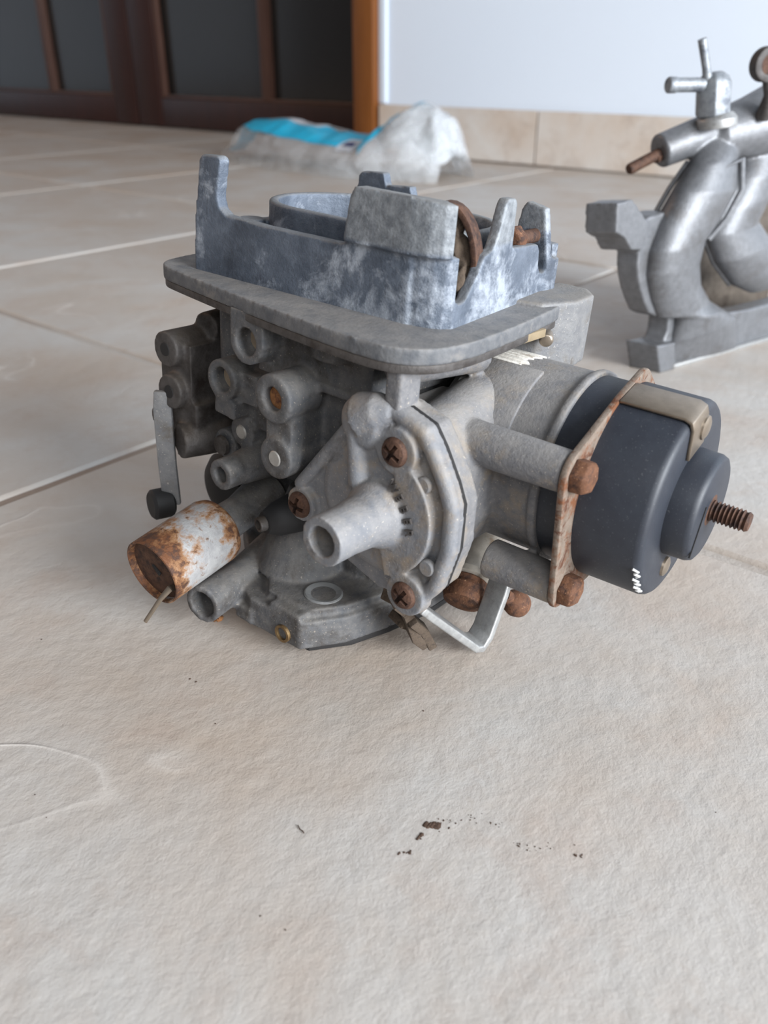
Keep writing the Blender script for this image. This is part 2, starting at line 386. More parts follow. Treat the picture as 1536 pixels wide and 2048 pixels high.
tr = tag(obj('trim_1', G().box((WX-.022, WY+.004, .0), (WX+.13, WY+.058, 2.2)), 'wood_orange', None, .004, 2, sc=1), 'orange varnished wooden door casing beside the white wall', None, None, 'structure')
tag(obj('trim_2', G().box((WX-.006, WY-.016, .092), (WX+.002, WY+.004, 2.2)), 'wall', None, .003, 2, sc=1), 'thin white plaster edge beside the casing', None, None, 'structure')

# ------------------------------------------------------------------ the carburettor
carb = tag(empty('carburetor', (.19, .165, .004), (math.radians(2.6), math.radians(3.1), math.radians(.5))),
           'old grimy twin-barrel carburettor of grey cast metal standing on the tiles', 'carburetor')
Z3 = (0, 0, 1)
def chaikin(p, n=2):
    for _ in range(n):
        q = []
        for a, b in zip(p, p[1:]+p[:1]): q += [(a[0]*.75+b[0]*.25, a[1]*.75+b[1]*.25), (a[0]*.25+b[0]*.75, a[1]*.25+b[1]*.75)]
        p = q
    return p
def arc(cx, cy, r, a0, a1, n=10): return [(cx+r*math.cos(math.radians(a0+(a1-a0)*k/n)), cy+r*math.sin(math.radians(a0+(a1-a0)*k/n))) for k in range(n+1)]
# --- air horn: flange, open box with its posts, inlet ring
FL = [(-31, 66), (-29.5, 73), (-25, 78), (-16, 81), (0, 83), (30, 83), (50, 77), (58, 60), (58, -20), (52, -31), (40, -36), (14, -39.5), (-10, -41.5), (-23, -41.5), (-33, -39), (-39, -33), (-41, -25), (-40.5, -8), (-37, 25)]
FL = chaikin(FL)
flg = cast('air_horn_flange', G().zpr(FL, 103.4, 108), 'zinc_flange', carb, .6, 4)
gk = [(x*.99-.2, y*.99) for x, y in FL]
obj('gasket', G().zpr(gk, 101.2, 103.6), 'cast_dark', carb, .4)
g = G()
uf, of = (-.0482, 1, 0), (-21.05, 0, 0)
# long side: post at the far end, low wall
g.prism([(63.5, 106), (62.8, 122), (60.2, 141), (58.8, 142.6), (52, 142.8), (50.8, 141.5), (52.6, 131), (51.6, 128), (49, 126.4), (31, 125.6), (2, 125.4), (-20, 126), (-20, 106)], of, uf, Z3, (4, 0, 0))
# rounded near corner and the tall block above it
co = [(-20.8, 3), (-19.6, -18), (-19.2, -22.5), (-18, -26.2), (-16, -29), (-13.2, -30.6), (-12.4, -27), (-14.4, -24.6), (-15.4, -22), (-15.8, -19), (-16.4, 3)]
g.zpr(co, 106, 127)
bl = [(-22.6, 2.2), (-21.6, -20), (-20.6, -25.4), (-18.6, -28.8), (-16.2, -30.6), (-14.6, -26.4), (-15.8, -23), (-16.4, -18), (-17, 2.2)]
n_ = len(bl); vb = []
for z, dy in ((126.5, 0), (138.5, -1.9), (141, -3.4)):
    vb += [(x, y+(dy if i in (0, n_-1) else 0), z+(-.9*max(0, (-y-20)/10) if z > 130 else 0)) for i, (x, y) in enumerate(bl)]
g.add(vb, [tuple(range(n_))[::-1], tuple(range(2*n_, 3*n_))]+[(r*n_+i, r*n_+(i+1) % n_, (r+1)*n_+(i+1) % n_, (r+1)*n_+i) for r in (0, 1) for i in range(n_)])
# short side: slot, slanted finger, low wall, U-notch
g.prism([(-13.6, 106), (-13.6, 115.6), (-12.4, 115), (-10.6, 114.2), (-7.6, 114.6), (-4.4, 117.6), (-1, 121.6), (.6, 123.8), (2, 125.6), (6.6, 126.6), (8.6, 131), (11.3, 138.4), (12.6, 139.6), (17.2, 139.4), (18.4, 138), (18.9, 125.6), (37.6, 124.6), (39.4, 122.5), (40, 118), (42, 115.4), (45, 115), (47, 117), (49.6, 119), (50.6, 106)], (0, -29.3, 0), (1, .112, 0), Z3, (0, 3.6, 0))
g.prism([(-24, 106), (-24, 118), (-22, 128), (-20.5, 134), (-13.5, 135.2), (-12, 133), (-10, 122), (30, 122), (55, 122), (55, 106)], (46.4, -.6, 0), (.03, 1, 0), Z3, (3.4, 0, 0))
g.box((47, -25, 106), (53, -20, 119))
# far end and rear wall with its tabs
g.box((-23.5, 58.8, 106), (54, 62.6, 122))
g.prism([(62, 106), (62, 126), (60.6, 134), (59, 135.4), (49, 136), (47.4, 131), (46.6, 132), (36.6, 132.8), (35, 128.4), (6, 125), (-23, 123), (-23, 106)], (51, 0, 0), (0, 1, 0), Z3, (4, 0, 0))
g.zpr([(-21, 60), (-17, -22), (-8, -28), (50, -22), (52, 60)], 106, 110)
# oval inlet ring
so = arc(14, 33, 25, 0, 180, 16)+arc(14, 4, 25, 180, 360, 16); si = arc(14, 33, 22, 0, 180, 16)+arc(14, 4, 22, 180, 360, 16)
k = len(so); vv = [(x, y, z) for z in (108, 130) for (x, y) in so]+[(x, y, z) for z in (108, 130) for (x, y) in si]
g.add(vv, [f for i in range(k) for j in [(i+1) % k] for f in ((i, j, k+j, k+i), (2*k+j, 2*k+i, 3*k+i, 3*k+j), (k+i, k+j, 3*k+j, 3*k+i), (j, i, 2*k+i, 2*k+j))])
g.cyl((-8, 54, 108), (-8, 54, 124), 4.5)
cast('air_horn', g, 'zinc_blue', carb, .6, 3)
# rear corner lug with its broken screw
g = G().zpr([(26, -24), (30, -33.5), (44, -39), (56, -38), (63, -32), (63, -20)], 87, 109.2)
cast('corner_lug', g, 'cast_grey', carb, .8, 4)
obj('gasket_tongue', G().box((2, -38.8, 101.0), (25, -30, 103.6), Matrix.Rotation(-.02, 3, 'Z')), 'tan', carb, .4)
sc_ = obj('lug_screw', G().lathe([(0, 1.4), (.4, 2.2), (6, 2.2)], (25, -39.4, 100), (.86, .5, 0), 20), 'steel', carb, .5)
# rusty choke bracket ring, dirt and pivot seen in the slot
g = G(); pth = [(0+.2*k, -16.5-10*math.sin(math.radians(a)), 121+16.4*math.cos(math.radians(a))) for k, a in enumerate(range(-15, 96, 10))]
g.strip(pth, (1, .15, 0), 5, 1.8); obj('choke_ring', g, 'rust_dark', carb, .3)
g = G()
for c, r, q in (((3, -20, 123), 5, (1, 1, 1.3)), ((-1, -23, 118), 4, (1.2, 1, .9)), ((4, -24, 119), 3.4, (1, .8, .8)), ((1, -18, 130), 4, (.8, .8, 1.5)), ((6, -22, 122), 3, (1, 1, .8))): g.ball(c, r, 20, q, .7)
cast('dirt_clump', g, 'dirt', carb, .6, 1)
pv = obj('pivot_shaft', G().cyl((24, -20, 125.5), (48, -18.5, 125.5), 2.2), 'rust_dark', carb)
obj('pivot_nut', G().lathe([(0, 3.9), (.8, 4.5), (4.4, 4.5), (5.2, 3.9)], (27, -20.6, 125.8), (1, .06, 0), 6), 'rust', pv, .3)
# --- float bowl casting
g = G()
g.box((-28, -16.5, 87), (50, 29.5, 103)).box((-29.6, -17, 84.6), (50, 28, 87.6)).box((-25, -14, 62), (50, 40, 86)).box((-16, 26, 60), (50, 58, 103))
g.cyl((-24, -1, 95), (-24, -1, 103), 9).cyl((-16, 52, 60), (-16, 52, 103), 6)
# lug with square head
g.xpr([(32.6, 104), (18.6, 104), (18.8, 95.5)]+arc(25.8, 95, 7, 0, -180, 10)[::-1][:0]+[(20, 92), (22.6, 89.6), (26, 88.6), (29.2, 89.6), (32, 92.2), (32.8, 96)], -30.5, -12)
g.xpr([(32.6, 104), (27.5, 104), (27.5, 99.6), (24.3, 99.4), (24.3, 104), (18.6, 104), (18.8, 95.5), (20, 92), (22.6, 89.6), (26, 88.6), (29.2, 89.6), (32, 92.2), (32.8, 96)], -31, -30)
g.ring((-36.5, 26, 95), (-28, 26, 95), 6.9, 4.3, 36)
g.box((-36.5, 18.8, 99.2), (-28, 32.4, 104)).box((-36.5, 18.6, 94), (-28, 20.6, 104)).box((-36.5, 30.8, 94), (-28, 32.7, 104))
# second boss with its foot
g.ring((-33.5, 41, 78.6), (-22, 41, 78.6), 6.6, 4.1, 36, 6).cyl((-24, 41, 78.6), (-10, 39, 78.6), 6).box((-33, 35.5, 66.5), (-20, 45, 72.5), Matrix.Rotation(.1, 3, 'X')).box((-30, 28, 72), (-18, 38, 82))
# third boss with long ear
g.ring((-41.5, 9.6, 83), (-28, 9.6, 83), 7.4, 3.6, 36, 5).cyl((-29, 9.6, 83), (-20, 9.6, 83), 7)
g.xpr([(4.2, 80), (15, 80), (15, 64), (4.2, 64)], -38.5, -24).cyl((-40, 9.6, 64), (-24, 9.6, 64), 6.6)
g.cyl((-27, 38.8, 59.8), (-12, 38.8, 59.8), 5.4).cyl((-25, 49.5, 51.4), (-12, 49.5, 51.4), 5.4)
g.ring((-40.5, 34, 50), (-30, 34, 50), 5.2, 2.7, 30, 8).cyl((-32, 34, 50), (-8, 33, 51), 5.6, 8)
g.box((-12, -10, 40), (48, 52, 70))
body = cast('float_bowl', g, 'cast_body', carb, .65, 3)
for p_, r, mt in (((-40.3, 9.6, 64), 2.7, 'pin'), ((-27.4, 38.8, 59.8), 2.6, 'pin')):
    obj('plug_pin', G().lathe([(0, r*.8), (.5, r), (6, r)], p_, (1, 0, 0), 24), mt, body)
obj('jet_plug', G().lathe([(0, 2.4), (.5, 3.4), (4, 3.5)], (-39.4, 9.6, 83), (1, 0, 0), 24), 'can_rim', body)
for a, b, r in (((-31.2, 26, 95), (-30, 26, 95), 4.2), ((-28.6, 41, 78.6), (-27, 41, 78.6), 4)):
    obj('bore_bottom', G().cyl(a, b, r), 'tanhole', body)
# --- screw with cross recess (one mesh, shared)
def cross_head(r, name, mat):
    hd = bpy.data.objects.new(name, G().lathe([(0, r), (1.0, r), (2.0, r*.86), (2.7, r*.5), (2.9, .02)], (0, 0, 0), (-1, 0, 0), 32).mesh(name)); COL.objects.link(hd)
    cut_ = bpy.data.objects.new('cut', G().xpr([(a*r*.68, b*r*.68) for a, b in ((-1, -.24), (-.24, -.24), (-.24, -1), (.24, -1), (.24, -.24), (1, -.24), (1, .24), (.24, .24), (.24, 1), (-.24, 1), (-.24, .24), (-1, .24))], -4, -.9).mesh('cut')); COL.objects.link(cut_)
    b = hd.modifiers.new('b', 'BOOLEAN'); b.operation = 'DIFFERENCE'; b.object = cut_; b.solver = 'EXACT'
    bake(hd); bpy.data.objects.remove(cut_); hd.data.materials.clear(); hd.data.materials.append(MT[mat]); finish(hd.data, 30)
    return hd
scr = cross_head(4.2, 'cross_screw', 'rust_dark')
# --- throttle body
g = G()
BP = [(-41.2, -4), (-42.5, 18), (-40, 24), (-30, 30), (-20, 44), (-6, 62), (30, 66), (54, 50), (58, 10), (50, -20), (10, -20), (-12, -16.5), (-28, -12)]
g.zpr(BP, 1, 11.5)
g.zpr([(-36, -4.5), (-38, 14), (-28, 24), (-10, 34), (20, 30), (20, -14), (-10, -15), (-26, -10.5)], 8, 14.5)
g.box((-43.5, 17, 1.5), (-36, 24.5, 7)).box((-41.5, -3.5, 2), (-30, 10, 13.6))
g.cyl((16, 22, 8), (16, 22, 62), 30, 26).box((-10, -14, 10), (48, 52, 58))
g.cyl((-17, 20, 10), (-10, 19, 40), 16, 10).cyl((2, 2, 10), (2, 2, 48), 14, 12)
g.ring((-54.5, 28, 9.6), (-26, 33.5, 9.6), 6.7, 4.6, 36, 12).cyl((-30, 33, 9.6), (-8, 37, 10), 6.6, 9)
thr = cast('throttle_body', g, 'cast_body', carb, .65, 3)
obj('base_gasket', G().zpr([(x*.93+1, y*.97-.6) for x, y in BP], -1.2, 1.2), 'gap', carb, .3)
hb = obj('stud_hole', G().lathe([(-3, 6.6), (0, 6.5), (.3, 6), (.2, 5.4), (-.1, 4.6), (-.25, 4.2), (-.25, .02)], (-26.6, -.2, 14.75), Z3, 36), 'alu', thr)
obj('tapped_hole', G().ring((-42.6, 3, 4.6), (-40.2, 3, 4.6), 3.1, 2.2, 28, 1.4), 'brass', thr)
obj('plug_pin', G().lathe([(0, 2.7), (.7, 2.6), (.9, 2.2)], (-23.6, 18.6, 19.8), (-.62, -.25, .75), 24), 'pin', thr)
# black boot with small nipple
g = G().tube([(-18, 12, 40), (-25, 15.5, 38), (-31, 18, 36.8), (-35, 19, 36.6)], [6.4, 6.6, 5.6, 3.6], 24, 1.25)
bt = obj('boot', g, 'rubber', carb, 0, 2, 60)
obj('nipple', G().ring((-37.4, 19.6, 36.4), (-30, 17.6, 36.8), 2.5, 1.7, 24, 4), 'cast_dark', bt)
# --- idle solenoid can
T, B = V((-67, 36.6, 23.4)), V((-37, 38.4, 28.4)); ax = (B-T).normalized()
L_ = (B-T).length; R_ = 11.4
can = obj('idle_solenoid', G().lathe([(3.2, .02), (3.2, R_-.9), (.3, R_-.8), (0, R_-.4), (.2, R_), (L_-4, R_+.2), (L_-1.4, R_-.7), (L_, R_-2.6), (L_+.4, 6.8)], T, ax, 56), 'can', carb, 0, 2, 40)
obj('neck', G().lathe([(L_-1, 6.8), (L_+9, 6.4), (L_+24, 9)], T, ax, 32), 'cast_body', can)
obj('end_disc', G().lathe([(2.4, .02), (2.4, R_-.9), (3.1, R_-.9), (3.1, .02)], T, ax, 48, True), 'rust_dark', can)
e1 = V((0, -1, 0)); sl = T+ax*2.2
obj('slot_shade', G().box(sl+V((-.4, -2.1, -.6)), sl+V((.3, 2.1, .6)), Matrix.Rotation(.6, 3, 'X')), 'gap', can, .1)  # black bar painted as the shade inside the slot
obj('terminal_pin', G().tube([(-62, 30.2, 19.4), (-65.5, 29.6, 20.2), (-68, 31.4, 16.5), (-71.4, 35.4, 7.6)], [1.2, 1.1, .8, .7], 12, .6), 'steel', can)
# --- choke housing casting
AX, AZ = 22.0, 66.0
CKR = Matrix.Rotation(math.radians(3), 3, 'Z'); CKP = V((AX, -70, 0))
def ck(g):
    """the choke unit sits a few degrees askew on the body"""
    g.v = [CKR @ (p-CKP)+CKP for p in g.v]; return g
g = ck(G().lathe([(0, 22), (2, 27), (6, 28.8), (38, 28.8), (38.6, 30), (41, 30)], (AX, -19, AZ), (0, -1, 0), 72).cyl((-12, -33, 79), (-12, -69.3, 79), 6.3, 5.9).cyl((-4.5, -47, 40.5), (-4.5, -69.3, 40.5), 6.2, 5.9))
OC = [(-26.5, 92.5), (-33, 91.4), (-41.6, 88.8), (-45.6, 83.6), (-50.6, 75.5), (-53.4, 69.6), (-53.8, 56.4), (-50.8, 43), (-46.6, 37.6), (-36, 34.6), (-28.6, 33.8), (-16, 37.6), (-3, 45), (2.6, 45.2), (6.4, 48), (7, 52), (4.6, 56.4), (-13.5, 80), (-16.4, 87)]
def sc2(poly, k, c=(-25, 62)): return [((x-c[0])*k+c[0], (y-c[1])*k+c[1]) for x, y in poly]
g.xpr(sc2(OC, .985), -31.2, -25).xpr([(-18, 85), (-42, 83), (-47, 72), (-47, 56), (-42, 44), (-26, 42), (-12, 60)], -26, 4).tube([(-28, -34, 79), (-14, -33, 80), (8, -31, 82)], [8.5, 9, 10], 28)
g.box((-37, -33, 88), (-28, -27.5, 106)).cyl((-28, -24, 99), (6, -28, 97), 5.5)
g.box((-16, -36, 50), (40, -8, 80))
chk = cast('choke_housing', g, 'housing', carb, .65, 3)
# scraped pad on top of the housing
def curved(a0, a1, y0, y1, r0, r1, n=10, rag=0):
    q = G(); vs_ = []
    for k in range(n+1):
        a = math.radians(a0+(a1-a0)*k/n); j0, j1 = random.uniform(-rag, rag), random.uniform(-rag, rag)
        for r in (r0, r1):
            for y in (y0+j0, y1+j1): vs_.append((AX+r*math.cos(a), y, AZ+r*math.sin(a)))
    f = []
    for k in range(n):
        b0 = 4*k; f += [(b0, b0+1, b0+5, b0+4), (b0+2, b0+6, b0+7, b0+3), (b0, b0+4, b0+6, b0+2), (b0+1, b0+3, b0+7, b0+5)]
    f += [(0, 2, 3, 1), (4*n, 4*n+1, 4*n+3, 4*n+2)]
    return ck(q.add(vs_, f))
obj('housing_pad', curved(104, 150, -24, -46, 27.5, 29.7), 'housing', chk, .5)
obj('scraped_patch', curved(74, 106, -23, -38, 27.5, 29.3, 18, 2.2), 'scrape', chk, .2)
# --- diaphragm cover
g = G()
g.xpr(OC, -34.4, -32)
rim = [(-29, 90.4), (-40.4, 86.6), (-44.2, 82), (-49, 74.4), (-51.6, 68.6), (-52, 56.6), (-49.2, 44), (-45.6, 39.4)]
def dens(p, n=5):
    o_ = []
    for a, b in zip(p, p[1:]): o_ += [(a[0]+(b[0]-a[0])*k/n, a[1]+(b[1]-a[1])*k/n) for k in range(n)]
    return o_+[p[-1]]
g.tube([(-35.2, y, z) for y, z in dens(rim)], 2.3, 14)
g.tube([(-35, y, z) for y, z in dens([(-14.6, 80), (3.6, 56)])], 2.2, 12)
CY, CZ = -29.0, 59.6
g.lathe([(0, 21.5), (2, 20.4), (3.2, 18)], (-34, CY+1.5, CZ+2), (-1, 0, 0), 56)
g.lathe([(0, 10.4), (4, 10), (6.4, 9.4), (9, 7.6)], (-34, CY, CZ), (-1, 0, 0), 48)
g.lathe([(9, 4.2), (27, 4.2)], (-35, CY, CZ), (-1, 0, 0), 36) if 0 else None
g.ring((-60.5, CY, CZ), (-36, CY, CZ), 7.0, 4.3, 44, 14)
g.lathe([(0, 8.6), (4, 7.6), (10, 7.1)], (-40.6, CY, CZ), (-1, 0, 0), 44)
g.cyl((-34, -33.6, 80), (-38.2, -33.6, 80), 7.2, 6.6).cyl((-34, -40.8, 38.4), (-38.2, -40.8, 38.4), 7, 6.4).cyl((-34, 1.6, 50.6), (-37, 1.6, 50.6), 5.8, 5.4)
g.xpr([(-34.5, 74)]+arc(CY+1, CZ+1, 19.5, 128, 254, 14)+arc(CY+1, CZ+1, 9.5, 254, 128, 14), -38.6, -34)
g.lathe([(0, 7.6), (3, 7.4), (4.6, 5.6), (5, 3)], (-35, -21.5, 84.5), (-1, 0, 0), 30)
g.tube([(-37, -18.6, 84), (-37.6, -20, 76), (-37.8, -21.4, 66)], [3, 2.6, 2.8], 14)
g.tube([(-35.5, -20, 85.6), (-35.8, -26, 88.6), (-35.4, -30, 89.6)], [6.6, 5.2, 3], 20)
cov = cast('diaphragm_cover', g, 'cover', carb, .5, 3)
obj('cover_gasket', G().xpr(sc2(OC, .997), -32.3, -31.0), 'gap', carb)
for (x, y, z), a in (((-37.4, -33.6, 80), .5), ((-36.4, 1.6, 50.6), .2), ((-37.4, -40.8, 38.4), .55)):
    s_ = scr if a == .5 else copy(scr, cov); s_.parent = cov; s_.location = (x*.001, y*.001, z*.001); s_.rotation_euler = (a, 0, 0)
for y, z in ((-43, 73.2), (-46.8, 49.6)):
    obj('plug_pin', G().lathe([(0, 2.5), (1.2, 2.4), (1.5, 2.0)], (-36.2, y, z), (-1, 0, 0), 24), 'cover', cov)
# raised maker's lettering
def letters(txt, size, ext):
    c = bpy.data.curves.new('lettering', 'FONT'); c.body = txt; c.size = size; c.extrude = ext; c.align_x = 'CENTER'; c.align_y = 'CENTER'; c.offset = size*.012
    o = bpy.data.objects.new('lettering', c); COL.objects.link(o)
    dg = bpy.context.evaluated_depsgraph_get(); me = bpy.data.meshes.new_from_object(o.evaluated_get(dg)); bpy.data.objects.remove(o); return me
for ch, y, z, a in zip('WEBER', (-34.6, -36.9, -38.8, -40.2, -41.1), (70.4, 68.0, 65.2, 62.2, 59.0), (-40, -50, -58, -67, -76)):
    o = obj('letter', letters(ch, .0036, .0005), 'cast_dark', cov)
    # face the -x side: letter x axis -> -y, letter y axis -> z
    o.rotation_euler = (Matrix(((0, 0, -1), (-1, 0, 0), (0, 1, 0))) @ Matrix.Rotation(math.radians(a), 3, 'Z')).to_euler()
    o.location = (-.0389, y*.001, z*.001)
# --- retaining plate, its bolts and the black choke cap
ptsH = []
for (x, z, r) in ((-12, 79, 6.4), (-4.5, 40.5, 6.4), (27, 92.6, 6.4), (50, 48, 6.6), (AX, AZ, 30.6)):
    ptsH += [(x+r*math.cos(k*math.pi/18), z+r*math.sin(k*math.pi/18)) for k in range(36)]
def hull(p):
    p = sorted(set(p)); lo, up = [], []
    for q in p:
        while len(lo) > 1 and (lo[-1][0]-lo[-2][0])*(q[1]-lo[-2][1])-(lo[-1][1]-lo[-2][1])*(q[0]-lo[-2][0]) <= 0: lo.pop()
        lo.append(q)
    for q in reversed(p):
        while len(up) > 1 and (up[-1][0]-up[-2][0])*(q[1]-up[-2][1])-(up[-1][1]-up[-2][1])*(q[0]-up[-2][0]) <= 0: up.pop()
        up.append(q)
    return lo[:-1]+up[:-1]
HU = hull(ptsH); no = 144; outp, inp = [], []
for k in range(no):
    a = 2*math.pi*k/no; d = (math.cos(a), math.sin(a)); best = 0
    for p, q in zip(HU, HU[1:]+HU[:1]):
        ex, ez = q[0]-p[0], q[1]-p[1]; den = d[0]*ez-d[1]*ex
        if abs(den) < 1e-9: continue
        t_ = ((p[0]-AX)*ez-(p[1]-AZ)*ex)/den; u_ = ((p[0]-AX)*d[1]-(p[1]-AZ)*d[0])/den
        if t_ > 0 and -1e-6 <= u_ <= 1+1e-6: best = max(best, t_)
    outp.append((AX+d[0]*best, AZ+d[1]*best)); inp.append((AX+d[0]*28.2, AZ+d[1]*28.2))
vv = [(x, y, z) for y in (-69.4, -71.4) for x, z in outp]+[(x, y, z) for y in (-69.4, -71.4) for x, z in inp]; k = no
g = G().add(vv, [f for i in range(k) for j in [(i+1) % k] for f in ((i, j, k+j, k+i), (2*k+j, 2*k+i, 3*k+i, 3*k+j), (k+i, k+j, 3*k+j, 3*k+i), (j, i, 2*k+i, 2*k+j))])
plate = obj('retaining_plate', ck(g), 'plate', carb, .5)
def hexbolt(x, z, rot):
    b = obj('hex_bolt', ck(G().lathe([(0, 4.7), (.5, 5.1), (4.0, 4.9), (5.2, 3.8)], (x, -71, z), (0, -1, 0), 6)), 'rust', plate, .5)
    return b
for x, z in ((-12, 79), (-4.5, 40.5)): hexbolt(x, z, 0)
cap = obj('choke_cap', ck(G().lathe([(0, 20), (0, 28.6), (12, 28.6), (12, 29.6), (30.6, 29.4), (31.8, 29), (32.6, 28.2), (33, 27), (33, 17)], (AX, -58.5, AZ), (0, -1, 0), 96)), 'black', carb, 0, 2, 50)
obj('terminal_boss', ck(G().lathe([(0, 16), (6.4, 15.8), (7.8, 15.2), (8.4, 14), (8.4, .02)], (AX, -91, AZ), (0, -1, 0), 64)), 'black', cap, 0, 2, 50)
g = G(); pr_ = [(0, 4.6), (.6, 4.6), (.7, 3)]
for k in range(8): pr_ += [(1.2+k*1.15, 3.15), (1.75+k*1.15, 2.45)]
pr_ += [(10.6, 2.9), (11.4, 2.4), (11.6, .02)]
obj('threaded_stud', ck(g.lathe(pr_, (AX, -98.8, AZ), (0, -1, 0), 28)), 'rust_dark', cap, 0, 2, 25)
def ckl(*a): return ck(G().lathe(*a))
def oncap(a, y, r): return (AX+r*math.cos(math.radians(a)), y, AZ+r*math.sin(math.radians(a)))
a_ = 104; tang = (-math.sin(math.radians(a_)), 0, math.cos(math.radians(a_)))
stp = obj('clip_strap', ck(G().strip([oncap(a_, -71.5, 29.9), oncap(a_, -89.6, 29.8), oncap(a_, -91.4, 29), oncap(a_, -92, 27), oncap(a_, -92, 17.5)], tang, 11, 1)), 'steel', cap, .3)
obj('rivet', ckl([(0, 3.6), (.8, 3.4), (1.3, 2.4), (1.4, .02)], oncap(a_-9, -92.2, 23.6), (0, -1, 0), 24), 'steel', stp)
obj('rivet', ckl([(0, 3.2), (.8, 3.0), (1.3, 2), (1.4, .02)], oncap(262, -91.4, 20.5), (0, -1, 0), 24), 'steel', cap)
g = G()
def stroke(pts): g.tube([oncap(a, y, 29.55 if y > -89.4 else 29.2) for a, y in pts], .38, 8)
for a0 in (202, 211, 220):
    for seg_ in ([(0, 0), (2, 1.5), (3.6, .5)], [(3.6, .5), (5.6, 1.8), (6.6, 1.0)]):
        g.tube([oncap(a0+da, -89.6-e, 29.65-.45*max(0, e-.6)) for da, e in seg_], .36, 8)
obj('paint_mark', ck(g), 'white', cap)
obj('groove', ck(G().box((AX-9.6, -99.7, AZ-11), (AX-9, -99.2, AZ+4), Matrix.Rotation(.25, 3, 'Y'))), 'gap', cap)
# --- throttle lever, ball stud, latch and shaft on the near side
lev = obj('throttle_lever', G().strip([(-25, -36, 27), (-20, -37, 22), (0, -42.4, 2.6), (3, -43, 1.6), (6.4, -43.2, 4.4), (12, -43.4, 19), (14.6, -43, 26)], (.25, 1, .12), 8.6, 2.6), 'alu', carb, .6, 3)
obj('ball_stud', G().lathe([(-1, 2.6), (0, 2.4), (2.2, 2.3), (3, 3.1), (4.6, 4.3), (7, 4.8), (9.4, 4.3), (11.4, 2.4), (11.9, .02)], (14.6, -45, 15.6), (.72, -.3, -.62), 32), 'rust', lev)
SA, SB = V((36, -23.4, 28.5)), V((9, -32, 9.6)); sx_ = SB-SA; sl_ = sx_.length
sh = obj('shaft_housing', G().lathe([(0, 6.6), (sl_*.5, 7.2), (sl_*.66, 7.4), (sl_*.68, 8), (sl_*.74, 8), (sl_*.76, 6.6), (sl_, 6.4)], SA, sx_, 36), 'cream', carb, 0, 2, 40)
obj('return_spring_drum', G().lathe([(sl_*.76, 6.8), (sl_*.78, 7.6), (sl_*.82, 7), (sl_*.86, 7.6), (sl_*.9, 7), (sl_*.95, 7.5), (sl_*1.01, 6.6), (sl_*1.03, 4)], SA, sx_, 36), 'rust', sh, 0, 2, 40)
g = G().strip([(-27, -29, 27), (-21, -29, 21), (-16, -30, 9), (-10, -30, 3)], (.5, .9, .2), 9, 3.4).strip([(-22, -33, 18), (-15, -33, 11), (-9, -33, 1.6)], (.5, .9, .1), 5, 3).box((-26, -30, 22), (-17, -24, 30), Matrix.Rotation(.4, 3, 'Y')).strip([(-20, -26, 14), (-9, -25, 6)], (.3, .9, 0), 8, 3)
obj('latch_lever', g, 'dirt', carb, .5)
# --- pump side at the far left
g = G()
g.box((-30, 60, 62), (0, 76, 84)).cyl((-34, 68, 82), (-20, 68, 82), 6).cyl((-34, 67, 67.5), (-20, 67, 67), 6).cyl((-20, 64, 88), (-8, 66, 88), 5)
g.tube([(-33, 64, 50), (-24, 61, 50), (-12, 58, 50)], 6.2, 20).box((-30, 58, 46), (-8, 72, 64))
g.cyl((-20, 80, 62), (-20, 80, 80), 5).cyl((-30, 76, 58), (-30, 76, 54), 4)
pmp = cast('pump_housing', g, 'cast_dark', carb, .75, 3)
arm = obj('pump_lever', G().strip([(-34, 70, 67), (-34.4, 70.4, 60), (-34, 70, 40), (-33.6, 69, 24)], (.64, -.77, 0), 6.4, 2.4), 'cast_grey', carb, .6)
obj('roller', G().lathe([(0, 4.6), (1, 5.6), (7, 5.6), (8, 4.6)], (-40, 73, 24), (1, -.3, 0), 28), 'rubber', arm)
obj('screw_head', G().lathe([(0, 3.6), (1.2, 3.2), (1.6, 2)], (-26, 49.5, 51.4), (-1, 0, 0), 24), 'cast_dark', body)
obj('bellows', G().lathe([(0, 8), (2, 11), (4, 9.5), (6, 12), (8, 10), (10, 12), (13, 9), (15, 4)], (-4, 62, 27), (-1, .2, 0), 36), 'rubber', carb)

for p_ in ((-34.2, 68, 82), (-34.2, 67, 67.5)):
    obj('recess_shade', G().lathe([(0, 2.2), (.6, 2.4), (3, 2.4)], p_, (1, 0, 0), 20), 'gap', pmp)  # black plugs stand in for the shade inside the screw holes


# ------------------------------------------------------------------ the inlet manifold
man = tag(empty('intake_manifold', (.50, .195, 0), (0, 0, math.radians(-15))), 'silver cast aluminium intake manifold with curved runners and hose fittings behind the carburettor', 'manifold')
def mv(a, b, c):
    """a across, b away from the viewer, c up, turned into the manifold's own axes"""
    k = math.radians(35); return V((a*math.cos(k)+b*math.sin(k), -a*math.sin(k)+b*math.cos(k), c))
def loft(g, rows, seg=36):
    """rows of (left edge, right edge, b of the middle, half depth): flattened round sections"""
    n = len(rows); vs_ = []
    for (l, r, b, d) in rows:
        for k in range(seg):
            t_ = 2*math.pi*k/seg; f = (1-math.cos(t_))/2
            vs_.append(mv(l[0]+(r[0]-l[0])*f, b-d*math.sin(t_)+ (f-.5)*(r[0]-l[0])*.5, l[1]+(r[1]-l[1])*f))
    fs = [(i*seg+k, i*seg+(k+1) % seg, (i+1)*seg+(k+1) % seg, (i+1)*seg+k) for i in range(n-1) for k in range(seg)]
    fs += [tuple(range(seg))[::-1], tuple(range((n-1)*seg, n*seg))]
    return g.add(vs_, fs)
